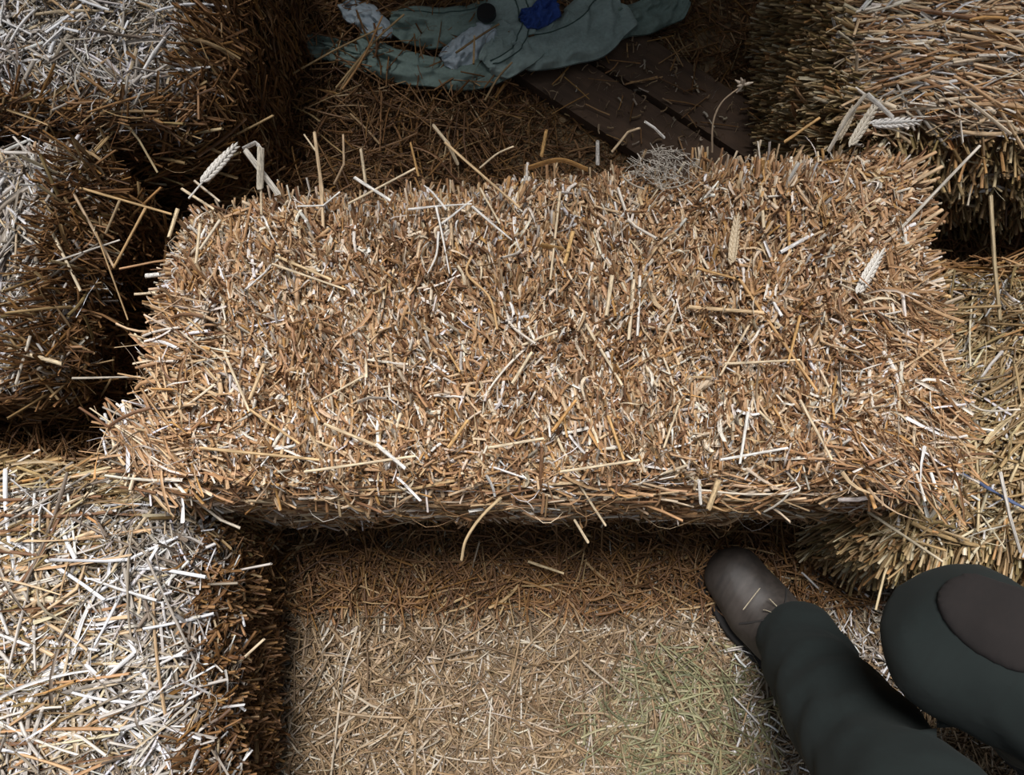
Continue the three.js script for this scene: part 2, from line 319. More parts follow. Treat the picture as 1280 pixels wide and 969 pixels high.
// ------------------------------------------------------------------ the bales around it
function sideBale(label, corners, tops, pal, style) {
  const b = thing('straw_bale', label, 'bale', 'rectangular straw bales'), S = baleShape(corners, tops, style.radius ?? 0.06, style.rough ?? 0.016);
  mesh('packed_core', S.core(0.010), coreMat, b);
  const h = new Heap(); style.fill(h, S, b); h.build('loose_straw', b); return b;
}
// the bale at the lower left, its flat side up and bleached
sideBale('bleached straw bale with long tangled stalks, touching the lower left corner of the middle bale', [[-1.25, 0.42], [-0.380, 0.42], [-0.400, -0.075], [-1.25, -0.24]], [0.31, 0.30, 0.32, 0.33], GREY, { fill(h, S, b) {
  lying(h, S, 'top', 15000, GREY, { len: [0.02, 0.10], tilt: 0.25, lift: [-0.008, 0.014], thick: [0.4, 1.0], kinds: [['stalk', 4], ['split', 4], ['leaf', 3], ['fibre', 2]], where: around });
  lying(h, S, 'top', 3500, DULL, { len: [0.05, 0.13], along: V(1, 0, -0.2), spread: 0.7, tilt: 0.12, lift: [0.0, 0.014], where: (s) => s.w < 0.2 && s.u < 0.72 && around(s) });
  cutEnds(h, S, 'right', 4500, SHADE_BROWN, { lean: V(0.3, -0.2, 0), wide: 0.55, out: [0.002, 0.03] });
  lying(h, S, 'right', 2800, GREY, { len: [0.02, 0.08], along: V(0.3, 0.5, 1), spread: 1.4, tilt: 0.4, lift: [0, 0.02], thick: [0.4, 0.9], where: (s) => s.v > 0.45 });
  lying(h, S, 'right', 2500, SHADE_BROWN, { len: [0.04, 0.11], along: V(0, 1, 0.3), spread: 1.0, tilt: 0.4, lift: [0, 0.02] });
  lying(h, S, 'back', 3000, DULL, { along: V(1, 0, 0), spread: 0.9, len: [0.05, 0.12], lift: [0, 0.02], tilt: 0.3 });
  lying(h, S, 'front', 1500, DULL, { along: V(1, 0, 0), spread: 0.9 });
  bigStraws(b, S, 'top', 150, GREY, { where: seen, len: [0.06, 0.15], lift: [0.008, 0.018], tilt: 0.1 });
  bigStraws(b, S, 'top', 80, GOLD, { where: (s) => seen(s) && s.w < 0.6 && s.u < 0.7, along: V(1, 0, -0.25), spread: 0.5, len: [0.08, 0.19], lift: [0.008, 0.02], tilt: 0.08 });
  bigStraws(b, S, 'right', 40, GREY, { where: (s) => s.v > 0.3, along: V(0, 1, 0), spread: 0.8, len: [0.04, 0.08], sprout: 0.7 });
} });
sideBale('pale grey straw bale left of the dark gap beside the middle bale', [[-1.45, -0.28], [-0.65, -0.27], [-0.62, -0.60], [-1.45, -0.60]], [0.34, 0.33, 0.34, 0.35], GREY, { rough: 0.022, fill(h, S, b) {
  lying(h, S, 'top', 9000, GREY, { len: [0.03, 0.12], tilt: 0.25, lift: [-0.006, 0.016], along: V(0.1, 0, 1), spread: 0.9, where: around });
  lying(h, S, 'right', 6000, SHADE_BROWN, { len: [0.05, 0.14], along: V(0, 1, 0.2), spread: 0.9, tilt: 0.45, lift: [0, 0.035], thick: [0.5, 1.1] });
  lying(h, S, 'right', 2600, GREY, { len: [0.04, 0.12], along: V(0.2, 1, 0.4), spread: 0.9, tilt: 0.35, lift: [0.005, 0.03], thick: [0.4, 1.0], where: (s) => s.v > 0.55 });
  lying(h, S, 'front', 2500, SHADE_BROWN, { len: [0.05, 0.12], along: V(1, 0, 0), spread: 0.9, tilt: 0.3, lift: [0, 0.02] });
  bigStraws(b, S, 'top', 45, GREY, { where: seen, len: [0.06, 0.15], lift: [0.006, 0.02] });
  for (const [x0, y0, x1, y1, r, c] of [[68, 198, 142, 333, 2.2, '#b9a184'], [100, 235, 215, 268, 2.0, '#c9a878'], [182, 260, 142, 335, 2.0, '#c4a172'], [65, 290, 101, 364, 2.4, '#cfbfa3'], [90, 473, 176, 471, 1.6, '#bdb4a6'], [10, 436, 78, 455, 3.4, '#d8c4a4'], [38, 420, 20, 480, 2.2, '#cfc5b6'], [150, 250, 132, 292, 2.0, '#a58f70'], [60, 330, 150, 300, 1.4, '#c9c3ba'], [20, 350, 70, 300, 2.2, '#dcd9d4'], [120, 290, 160, 400, 1.3, '#a98d66']])
    trace('straw', b, [[x0, y0], [x1, y1]], [0.355, 0.34], r * 0.001, c);
  bigStraws(b, S, 'right', 60, DULL, { where: (s) => s.v > -0.3, along: V(0, 1, 0.1), spread: 0.7, len: [0.07, 0.17], sprout: 0.35, lift: [0.01, 0.03] });
} });
sideBale('bleached whitish straw bale in the corner across the gap, near the green cloth', [[-1.35, -0.665], [-0.46, -0.675], [-0.43, -1.14], [-1.35, -1.14]], [0.36, 0.35, 0.36, 0.36], GREY, { rough: 0.02, fill(h, S, b) {
  lying(h, S, 'top', 13000, GREY, { len: [0.02, 0.09], tilt: 0.25, thick: [0.4, 0.9], lift: [-0.006, 0.014], where: around, kinds: [['stalk', 3], ['split', 4], ['leaf', 3], ['fibre', 1]] });
  lying(h, S, 'right', 5000, SHADE_BROWN, { len: [0.05, 0.13], along: V(0, 1, 0), spread: 0.9, tilt: 0.35, lift: [0, 0.03] });
  lying(h, S, 'front', 7000, SHADE_BROWN, { len: [0.05, 0.13], along: V(1, 0.4, 0), spread: 0.9, tilt: 0.35, lift: [0, 0.035] });
  bigStraws(b, S, 'top', 100, GREY, { where: seen, len: [0.05, 0.13], lift: [0.006, 0.018] });
  lying(h, S, 'front', 4500, GREY, { len: [0.02, 0.09], along: V(1, 0.4, 0), spread: 1.2, tilt: 0.35, lift: [0.005, 0.03], thick: [0.4, 0.9], where: (s) => s.v > 0.45 });
  bigStraws(b, S, 'front', 50, DULL, { where: (s) => s.u > -0.2 && s.v > -0.4, along: V(1, 0.3, 0), spread: 0.8, len: [0.07, 0.16], sprout: 0.2, lift: [0.01, 0.03] });
} });
sideBale('straw bale with coarse golden stalk ends pointing toward the dark wooden planks', [[0.50, -0.62], [1.35, -0.58], [1.32, -1.06], [0.50, -1.08]], [0.36, 0.36, 0.37, 0.37], DULL, { rough: 0.018, fill(h, S, b) {
  lying(h, S, 'top', 7000, GOLD, { len: [0.04, 0.10], along: V(1, 0, 0.15), spread: 0.55, tilt: 0.25, lift: [-0.004, 0.014], where: around });
  lying(h, S, 'top', 2500, GREY, { len: [0.03, 0.09], along: V(1, 0, 0.15), spread: 0.9, tilt: 0.25, lift: [0, 0.014], where: around });
  cutEnds(h, S, 'left', 5000, DULL, { lean: V(-0.6, 0.1, 0), wide: 0.4, out: [0.004, 0.04], thick: [0.8, 1.4], len: [0.05, 0.09] });
  cutEnds(h, S, 'front', 4500, DULL, { lean: V(-0.3, 0.1, 0.3), wide: 0.5, out: [0.004, 0.04], thick: [0.8, 1.4], len: [0.05, 0.09] });
  bigStraws(b, S, 'top', 110, GOLD, { where: seen, along: V(1, 0, 0.1), spread: 0.5, len: [0.05, 0.12], lift: [0.006, 0.018], thick: [1, 1.5] });
  bigStraws(b, S, 'left', 40, GOLD, { where: (s) => s.v > 0, along: V(0, 1, 0), spread: 0.8, len: [0.05, 0.10], sprout: 1.0, thick: [0.9, 1.4] });
  bigStraws(b, S, 'front', 40, GREY, { where: (s) => s.v > 0, along: V(1, 0.1, 0), spread: 0.6, len: [0.06, 0.12], sprout: 0.2, thick: [0.9, 1.4] });
} });
const rightBale = sideBale('dull brown straw bale with blue twine and a brushy front, beside the raised green knee', [[0.50, -0.03], [1.35, -0.02], [1.35, -0.44], [0.58, -0.44]], [0.27, 0.29, 0.29, 0.27], DULL, { rough: 0.02, radius: 0.08, fill(h, S, b) {
  lying(h, S, 'top', 7500, DULL, { len: [0.03, 0.10], along: V(1, 0, -0.6), spread: 0.9, tilt: 0.2, lift: [-0.004, 0.014], where: around });
  lying(h, S, 'top', 1600, GREY, { len: [0.03, 0.08], tilt: 0.2, lift: [0, 0.014], where: around });
  cutEnds(h, S, 'front', 7000, DULL, { lean: V(-0.05, -0.55, 0.35), wide: 0.35, out: [0.004, 0.05], thick: [0.8, 1.3], len: [0.06, 0.10] });
  cutEnds(h, S, 'left', 4000, DULL, { lean: V(-0.4, -0.3, 0.3), wide: 0.4, out: [0.004, 0.05], len: [0.06, 0.10] });
  lying(h, S, 'back', 2500, BROWN, { along: V(1, 0, 0), spread: 1, len: [0.05, 0.12], lift: [0, 0.03], tilt: 0.4 });
  bigStraws(b, S, 'top', 110, DULL, { where: seen, len: [0.05, 0.14], lift: [0.008, 0.02], along: V(1, 0, -0.6), spread: 0.9 });
  bigStraws(b, S, 'front', 90, DULL, { where: (s) => s.v > -0.2 && seen(s), along: V(-0.1, -1, 0), spread: 0.4, len: [0.05, 0.10], sprout: 0.35, lift: [0.01, 0.03] });
} });

// added bale stack beyond the frame, put there to keep the pit floor dim
function addedBale(corners, tops, foot, label) {
  const b = thing('straw_bale', label, 'bale', 'rectangular straw bales'), S = baleShape(corners, tops, 0.06, 0.016, foot);
  mesh('packed_core', S.core(0.006), coreMat, b);
  const h = new Heap(); lying(h, S, 'front', 2500, BROWN, { len: [0.05, 0.13], spread: 1.2, along: V(1, 0, 0) }); lying(h, S, 'top', 1800, BROWN, { len: [0.05, 0.13] }); h.build('loose_straw', b);
}
[[-1.02, 2, 'beside the corner bale'], [0.02, 8, 'behind the green cloth'], [1.06, 2, 'beyond the coarse bale']].forEach(([x, rows, w]) => {
  for (let k = 0; k < rows; k++) addedBale([[x - 0.5, -1.34], [x + 0.5, -1.34], [x + 0.5, -1.80], [x - 0.5, -1.80]], [1, 1, 1, 1].map(() => 0.40 * k + 0.385), 0.40 * k, 'straw bale in the ' + ['lowest', 'second', 'third', 'fourth', 'fifth', 'sixth', 'seventh', 'highest'][k] + ' row of the added far stack ' + w);
});
// unseen wall added behind the stack to darken the pit: upright boards
{
  const w = new THREE.Group(); w.name = 'added_wall_back'; w.userData = { kind: 'structure', label: 'dark upright boards of an added wall dimming the pit behind the stacked bales' }; scene.add(w);
  const bm = new THREE.MeshStandardMaterial({ map: woodTex, color: 0x9a8a7a, roughness: 0.9 }), bg = new THREE.BoxGeometry(0.168, 3.9, 0.025);
  for (let i = 0; i < 24; i++) { const b = mesh('board', bg, bm, w); b.position.set(-2.04 + i * 0.175, 1.93, -1.96 + (i % 3) * 0.006); }
}

// ------------------------------------------------------------------ single stalks, leaves and ears that stand out
const spikelet = (() => { const g = new THREE.SphereGeometry(1, 7, 6); const a = g.attributes.position; for (let i = 0; i < a.count; i++) { const y = a.getY(i), k = y > 0 ? 1 - 0.65 * y * y : 1 - 0.3 * y * y; a.setX(i, a.getX(i) * k); a.setZ(i, a.getZ(i) * k * 0.7); } g.computeVertexNormals(); return g; })();
function wheatEar(parent, a, b, hex, rows = 9, wide = 0.0042) {
  const axis = b.clone().sub(a), L = axis.length(); axis.normalize();
  const side = V(0, 0, 0).crossVectors(axis, V(0.2, 1, 0.1)).normalize(), up = V(0, 0, 0).crossVectors(side, axis), list = [];
  for (let i = 0; i < rows; i++) for (const s of [-1, 1, 0]) {
    const t = (i + (s === 0 ? 0.5 : s * 0.25)) / rows, fall = 0.65 + 0.5 * Math.sin(Math.PI * Math.min(1, t + 0.15));
    const d = axis.clone().addScaledVector(side, s * 0.42).addScaledVector(up, s ? 0.05 : 0.3).normalize();
    const p = a.clone().addScaledVector(axis, t * L).addScaledVector(side, s * wide * 0.85 * fall).addScaledVector(up, s ? 0 : wide * 0.5);
    const g = spikelet.clone(); g.applyMatrix4(new THREE.Matrix4().compose(p, new THREE.Quaternion().setFromUnitVectors(UP, d), V(wide * 0.62 * fall, L / rows * 0.85, wide * 0.62 * fall))); list.push(g);
  }
  list.push(sweep([a.clone().addScaledVector(axis, -0.004), a.clone().lerp(b, 0.5), b], [0.0009, 0.0008, 0.0004], 5));
  list.forEach((g) => { if (!g.index) throw new Error('index'); });
  return mesh('wheat_ear', mergeGeometries(list), strawColour(hex), parent);
}
{
  const B = mainBale, T = 0.424, W = '#f1eee9', P = '#e6d3b4', Gd = '#d3a970', Br = '#b98a5a';
  // poking up over the far edge
  trace('straw', B, [[405, 310], [402, 235], [393, 165]], [0.40, 0.43, 0.47], 0.0026, '#dfc4a0', { nodes: 1 }); trace('straw', B, [[397, 192], [380, 168]], [0.45, 0.46], 0.0012, P);
  trace('straw', B, [[418, 230], [430, 205], [429, 168]], [0.41, 0.44, 0.46], 0.0017, '#cdb292'); trace('straw', B, [[457, 228], [451, 186]], [0.42, 0.45], 0.0022, P);
  trace('straw', B, [[523, 220], [513, 178]], [0.42, 0.45], 0.0016, Gd); trace('straw', B, [[572, 205], [560, 180], [541, 156]], [0.41, 0.44, 0.46], 0.0024, P, { nodes: 1 });
  trace('straw', B, [[556, 178], [606, 222], [650, 260]], [0.45, 0.44, 0.43], 0.0018, '#d9bb91'); trace('straw', B, [[600, 210], [622, 192], [642, 183]], [0.42, 0.44, 0.45], 0.0013, P, { smooth: 1 });
  trace('straw', B, [[677, 195], [683, 163]], [0.43, 0.46], 0.0026, Gd); trace('straw', B, [[747, 205], [747, 177]], [0.43, 0.46], 0.0028, W);
  trace('straw', B, [[765, 190], [785, 165], [800, 160]], [0.43, 0.45, 0.46], 0.0017, '#cbb596'); trace('straw', B, [[830, 172], [818, 160], [806, 152]], [0.44, 0.46, 0.47], 0.0019, W);
  trace('straw', B, [[443, 222], [490, 252]], T, 0.0024, W); trace('straw', B, [[435, 255], [520, 210]], T, 0.0016, P);
  trace('straw', B, [[372, 258], [404, 257], [425, 240]], T, 0.0013, W);
  // wheat ear and folded leaf at the far left corner
  trace('straw', B, [[236, 248], [258, 222]], [0.44, 0.45], 0.0013, W); wheatEar(B, at(256, 224, 0.45), at(297, 180, 0.46), '#e9e5df');
  trace('dry_leaf', B, [[348, 243], [306, 187]], [0.425, 0.47], 0.0042, '#ece6da', { flat: 0.3, taper: 0.1 }); trace('dry_leaf', B, [[304, 186], [320, 178], [327, 188]], [0.47, 0.476, 0.47], 0.0038, W, { flat: 0.3, taper: 0 });
  trace('dry_leaf', B, [[326, 184], [325, 236]], [0.474, 0.44], 0.0044, '#e3dac8', { flat: 0.3, taper: 0 }); trace('straw', B, [[327, 268], [326, 232]], [0.42, 0.44], 0.0018, P);
  trace('straw', B, [[227, 236], [268, 262]], 0.42, 0.002, P); trace('straw', B, [[243, 226], [275, 252]], 0.43, 0.0016, '#d8c9b4'); trace('straw', B, [[222, 262], [211, 297]], [0.43, 0.44], 0.0026, '#e7d2ae');
  trace('straw', B, [[182, 345], [200, 343]], [0.40, 0.40], 0.0032, W); trace('straw', B, [[168, 368], [195, 366]], [0.39, 0.39], 0.0018, P);
  // weed stem with a small dry head
  const stem = trace('weed_stem', B, [[890, 190], [892, 150], [903, 127], [928, 107]], [0.42, 0.46, 0.48, 0.50], 0.0014, '#b9a48c', { smooth: 1, taper: 0.4 });
  { const h = at(929, 106, 0.50), l = []; for (let i = 0; i < 6; i++) { const d = V(gauss(), 0.3 + gauss() * 0.5, gauss()).normalize(); l.push(sweep([h.clone(), h.clone().addScaledVector(d, 0.006), h.clone().addScaledVector(d, 0.012)], [0.001, 0.0022, 0.0006], 5)); } mesh('flower_head', mergeGeometries(l), strawColour('#cdbfae'), stem); }
  // leaf folded over at the far right corner, with ears lying by it
  trace('dry_leaf', B, [[1035, 190], [1060, 145], [1083, 117]], [0.43, 0.46, 0.48], 0.0050, '#dcd3c5', { flat: 0.3 }); trace('dry_leaf', B, [[1083, 117], [1116, 147]], [0.48, 0.46], 0.0032, W, { flat: 0.3 });
  wheatEar(B, at(1048, 172, 0.44), at(1070, 130, 0.46), '#c9bba6'); wheatEar(B, at(1066, 178, 0.44), at(1100, 124, 0.45), '#d6cdbd'); wheatEar(B, at(1094, 155, 0.45), at(1150, 152, 0.45), '#eeecea', 8, 0.0046);
  wheatEar(B, at(1075, 362, 0.43), at(1103, 312, 0.43), '#ece8e1', 9, 0.0048); wheatEar(B, at(915, 325, 0.425), at(922, 268, 0.425), '#d9c6a8', 9, 0.004); wheatEar(B, at(246, 420, 0.41), at(258, 378, 0.41), '#cfc3b2', 8, 0.004);
  trace('straw', B, [[980, 178], [1025, 147]], [0.42, 0.44], 0.0022, Gd);
  for (const q of [[1100, 250, 1178, 208], [1118, 290, 1172, 258], [1122, 300, 1178, 262], [1130, 310, 1176, 275], [1100, 310, 1140, 235], [1090, 265, 1125, 190], [1075, 240, 1170, 190], [1135, 260, 1182, 278]]) trace('straw', B, [[q[0], q[1]], [q[2], q[3]]], [0.41, 0.42], rr(0.0022, 0.003), pick(GOLD));
  trace('straw', B, [[1112, 300], [1225, 182]], [0.42, 0.44], 0.0022, '#d8d0c4'); trace('straw', B, [[1138, 356], [1184, 347]], 0.40, 0.0046, '#cf9d5a', { flat: 0.4 }); trace('straw', B, [[1140, 363], [1188, 371]], 0.39, 0.003, '#dcb987');
  trace('straw', B, [[1112, 222], [1122, 268], [1130, 300]], T, 0.0045, '#ded3c2', { flat: 0.4 });
  // on the cut face
  const lie = [[732, 405, 778, 482, 2.0, P], [925, 350, 1022, 490, 2.0, '#d2a873'], [860, 384, 955, 391, 2.8, '#dfc29a'], [345, 320, 415, 350, 2.0, '#e2c79d'], [340, 330, 432, 362, 1.6, P], [470, 555, 507, 586, 2.6, W],
    [405, 530, 482, 562, 2.2, '#e0c8a4'], [700, 240, 688, 350, 1.8, P], [716, 290, 706, 330, 3, '#dfb87e'], [652, 432, 697, 414, 1.8, P], [765, 345, 758, 395, 3, P], [792, 350, 786, 425, 2.6, '#ead9bd'], [800, 345, 797, 420, 2.0, W], [975, 316, 1016, 293, 2.8, '#f3f1f2'],
    [1022, 190, 1027, 270, 1.8, P], [950, 230, 955, 285, 2.6, P], [985, 265, 987, 320, 2.2, Gd], [600, 235, 625, 280, 1.5, P], [250, 280, 245, 330, 2.2, P], [275, 275, 250, 312, 2, '#e9dcc6'], [330, 455, 312, 500, 2.6, '#ddc19a'],
    [280, 440, 312, 515, 1.8, P], [312, 512, 375, 555, 1.8, '#d5b384'], [455, 470, 402, 500, 1.5, P], [555, 430, 575, 465, 1.5, Gd], [640, 480, 665, 440, 2.2, P], [905, 455, 1000, 450, 1.8, P], [1000, 395, 985, 455, 2, Gd], [940, 400, 900, 470, 1.7, P],
    [560, 560, 585, 525, 2.2, Gd], [690, 540, 720, 500, 2.2, '#cf9f62'], [610, 560, 680, 548, 2, P], [760, 520, 780, 575, 2, Gd], [850, 500, 830, 560, 1.8, P], [900, 575, 985, 560, 1.8, W], [935, 515, 925, 580, 2, W], [1000, 500, 1040, 575, 1.8, P], [700, 590, 800, 575, 1.8, P], [250, 560, 400, 575, 2, '#d3b487'], [380, 590, 520, 570, 1.8, P]];
  for (const [x0, y0, x1, y1, r, c] of lie) trace('straw', B, [[x0, y0], [x1, y1]], T, r * 0.001, c);
  trace('straw', B, [[590, 320], [583, 340], [612, 372], [622, 412]], T, 0.0019, '#d8b383', { smooth: 1 }); trace('straw', B, [[870, 335], [925, 350]], T, 0.0017, Gd);
  trace('dry_leaf', B, [[1048, 455], [1051, 515]], T, 0.0062, '#d9cfc6', { flat: 0.35, taper: 0 }); trace('dry_leaf', B, [[446, 503], [462, 497], [484, 498]], T, 0.0058, '#f0e6da', { flat: 0.3 });
  trace('dry_leaf', B, [[675, 306], [705, 312]], T, 0.0058, '#d6ab70', { flat: 0.3, taper: 0 }); trace('dry_leaf', B, [[660, 210], [700, 200], [735, 212]], [0.425, 0.435, 0.43], 0.006, '#d2a266', { flat: 0.3, smooth: 1 });
  for (const q of [[510, 262, 545, 258, 590, 255], [545, 258, 552, 290, 562, 342], [552, 280, 575, 262, 590, 250], [548, 290, 545, 320, 533, 345], [590, 258, 630, 292, 640, 300], [558, 262, 540, 240, 530, 232]]) trace('root_wisp', B, [[q[0], q[1]], [q[2], q[3]], [q[4], q[5]]], T + 0.004, 0.0018, '#efece8', { smooth: 1, taper: 0.5 });
  // hanging out of the near edge
  trace('straw', B, [[626, 622], [600, 648], [582, 676], [577, 700]], [0.37, 0.35, 0.33, 0.31], 0.0022, '#dcc29a', { smooth: 1 }); trace('straw', B, [[724, 605], [738, 628], [757, 657]], [0.38, 0.36, 0.34], 0.0018, P); trace('straw', B, [[898, 600], [886, 636]], [0.39, 0.37], 0.0040, '#d9bf97');
  trace('straw', B, [[874, 600], [876, 630]], [0.39, 0.37], 0.0022, W); trace('straw', B, [[985, 592], [1000, 612], [940, 618], [870, 612]], [0.39, 0.38, 0.38, 0.38], 0.0014, '#e6dccb', { smooth: 1 }); trace('straw', B, [[300, 660], [276, 650], [240, 622]], [0.33, 0.34, 0.35], 0.0019, '#e8ddcb');
  trace('straw', B, [[620, 590], [512, 612], [446, 612]], [0.38, 0.375, 0.37], 0.0022, '#d8b98c'); trace('straw', B, [[735, 678], [718, 650]], [0.33, 0.35], 0.0019, P); trace('straw', B, [[660, 702], [705, 717]], 0.06, 0.0022, '#e2cda6');
  // grey fluffy ring of a weed
  const ring = []; for (let i = 0; i < 120; i++) {
    const a = rnd() * 6.2832, k = Math.sqrt(rnd()) * 0.95, c = [828 + 42 * k * Math.cos(a), 208 + 24 * k * Math.sin(a)], g = rnd() * 6.2832, l = rr(5, 17), w = gauss() * 6;
    const pts = [-1, -0.3, 0.4, 1].map((t, j) => at(c[0] + Math.cos(g) * l * t + (j % 2 ? w : -w) * 0.5, c[1] + Math.sin(g) * l * t * 0.7 + (j % 2 ? w : -w) * 0.4, 0.426 + 0.018 * rnd()));
    ring.push(sweep(new THREE.CatmullRomCurve3(pts).getPoints(6), Array(7).fill(rr(0.0003, 0.0007)), 4));
  }
  mesh('weed_tuft', mergeGeometries(ring), strawColour('#cfc8be'), B).userData.label = 'grey fluffy ring of dried weed';
  for (const q of [[0.7, 1.5, 0.95], [2.0, 2.7, 1.08]]) { const p = []; for (let j = 0; j < 4; j++) { const th = q[0] + (q[1] - q[0]) * j / 3; p.push([828 + 50 * q[2] * Math.cos(th), 208 + 29 * q[2] * Math.sin(th)]); } trace('straw', B, p, 0.438, 0.0022, '#d9cfbf', { smooth: 1, flat: 0.5 }); }
  // over the join with the bale on the right
  const R = rightBale;
  trace('straw', R, [[1154, 418], [1180, 485], [1211, 555]], [0.40, 0.37, 0.33], 0.0034, '#dcd8bd', { nodes: 1 }); trace('straw', R, [[1180, 505], [1199, 578], [1105, 618]], [0.36, 0.33, 0.33], 0.0024, '#e6dfd2'); trace('straw', R, [[1105, 618], [1060, 640]], [0.33, 0.32], 0.0036, '#e8e4dc', { flat: 0.5 });
  trace('straw', R, [[1238, 245], [1243, 330], [1250, 400]], [0.36, 0.34, 0.32], 0.003, '#b9a684'); trace('straw', R, [[1195, 490], [1225, 512], [1275, 512]], 0.33, 0.0016, '#dcd3c4', { smooth: 1 }); trace('straw', R, [[1130, 530], [1110, 570], [1080, 605]], [0.37, 0.36, 0.34], 0.0032, '#cfc3ab', { smooth: 1 });
  trace('straw', R, [[1085, 640], [1178, 702]], [0.31, 0.27], 0.002, '#d8cbb2'); trace('straw', R, [[1250, 590], [1262, 645], [1275, 690]], [0.32, 0.31, 0.28], 0.0026, '#cfcac4');
  const twine = [[1120, 556], [1140, 564], [1165, 578], [1195, 590], [1225, 604], [1255, 622], [1290, 640]].map(([x, y], i) => at(x, y, 0.308 + 0.006 * Math.sin(i * 2.1)));
  mesh('baling_twine', sweep(new THREE.CatmullRomCurve3(twine).getPoints(40), Array(41).fill(0.0028), 6, Math.PI * 2, 0.6, 20), new THREE.MeshStandardMaterial({ color: 0x4a5675, roughness: 0.7 }), R).userData.label = 'faded blue baling twine';
}

// ------------------------------------------------------------------ planks and green cloth on the floor of the pit
{
  const a = at(640, 95, 0.02), d = at(760, 175, 0.02).sub(a).normalize(), side = V(-d.z, 0, d.x); if (side.z > 0) side.negate();
  const wide = at(720, 65, 0.02).sub(a).dot(side);
  const wm = new THREE.MeshStandardMaterial({ map: woodTex, roughness: 0.85 });
  [0.5, 1.5].forEach((k, i) => {
    const g = new THREE.BoxGeometry(wide - 0.012, 0.022, 0.66, 6, 1, 16), p = g.attributes.position, uv = g.attributes.uv;
    for (let j = 0; j < p.count; j++) { const x = p.getX(j), y = p.getY(j), z = p.getZ(j); p.setXYZ(j, x * (y > 0 ? 0.985 : 1), y + 0.003 * noise(x * 6, i * 3, z * 5), z); uv.setXY(j, x * 5 + i * 0.37, z * 1.2); }
    g.computeVertexNormals();
    const o = mesh(numbered('wooden_plank'), g, wm); o.position.copy(a).addScaledVector(side, wide * k).addScaledVector(d, 0.135 + i * 0.02); o.position.y = 0.012; o.rotation.y = Math.atan2(d.x, d.z);
    o.userData = { label: ['dark wooden plank on the pit floor, the one nearer the middle bale', 'dark wooden plank on the pit floor, the one next to the coarse bale'][i], category: 'plank', group: 'planks on the pit floor' };
  });
  const bits = new THREE.Group(); bits.name = 'chaff'; bits.userData = { kind: 'stuff', label: 'pale chaff and short straw bits scattered on the planks', category: 'chaff' }; scene.add(bits);
  const h = new Heap();
  for (let i = 0; i < 420; i++) { const p = a.clone().addScaledVector(side, rr(0, 2) * wide).addScaledVector(d, rr(-0.18, 0.44)); p.y = 0.0315; const t = rnd() * 6.28; h.add(pick([['split', 3], ['leaf', 2], ['fibre', 2]]), p, V(Math.cos(t), 0.03, Math.sin(t)).normalize(), rr(0.005, 0.022), rr(0.5, 1), tone(LITTER)); }
  for (let i = 0; i < 60; i++) { const p = a.clone().addScaledVector(side, rr(0, 2) * wide).addScaledVector(d, rr(-0.18, 0.42)); p.y = 0.0325; const t = rnd() * 6.28; h.add('stalk', p, V(Math.cos(t), 0.03, Math.sin(t)).normalize(), rr(0.03, 0.09), rr(0.5, 0.9), tone(BROWN)); }
  h.build('chaff_bits', bits);
}
const clothTex = (() => {
  const n = 128, d = new Uint8Array(n * n * 4);
  for (let y = 0; y < n; y++) for (let x = 0; x < n; x++) { const v = 225 + 22 * ((x + y) % 3 === 0 ? -1 : 0.4) * (0.6 + 0.4 * rnd()) + 18 * noise(x * 0.06, y * 0.06, 5.5); d.set([v, v, v, 255].map((q) => Math.min(255, q)), (y * n + x) * 4); }
  const t = new THREE.DataTexture(d, n, n); t.colorSpace = THREE.SRGBColorSpace; t.magFilter = THREE.LinearFilter; t.wrapS = t.wrapT = THREE.RepeatWrapping; t.needsUpdate = true; return t;
})();
const clothMat = (hex) => new THREE.MeshPhysicalMaterial({ color: hex, map: clothTex, roughness: 0.9, sheen: 0.5, sheenRoughness: 0.5, sheenColor: new THREE.Color(0x8fb0aa), side: THREE.DoubleSide });
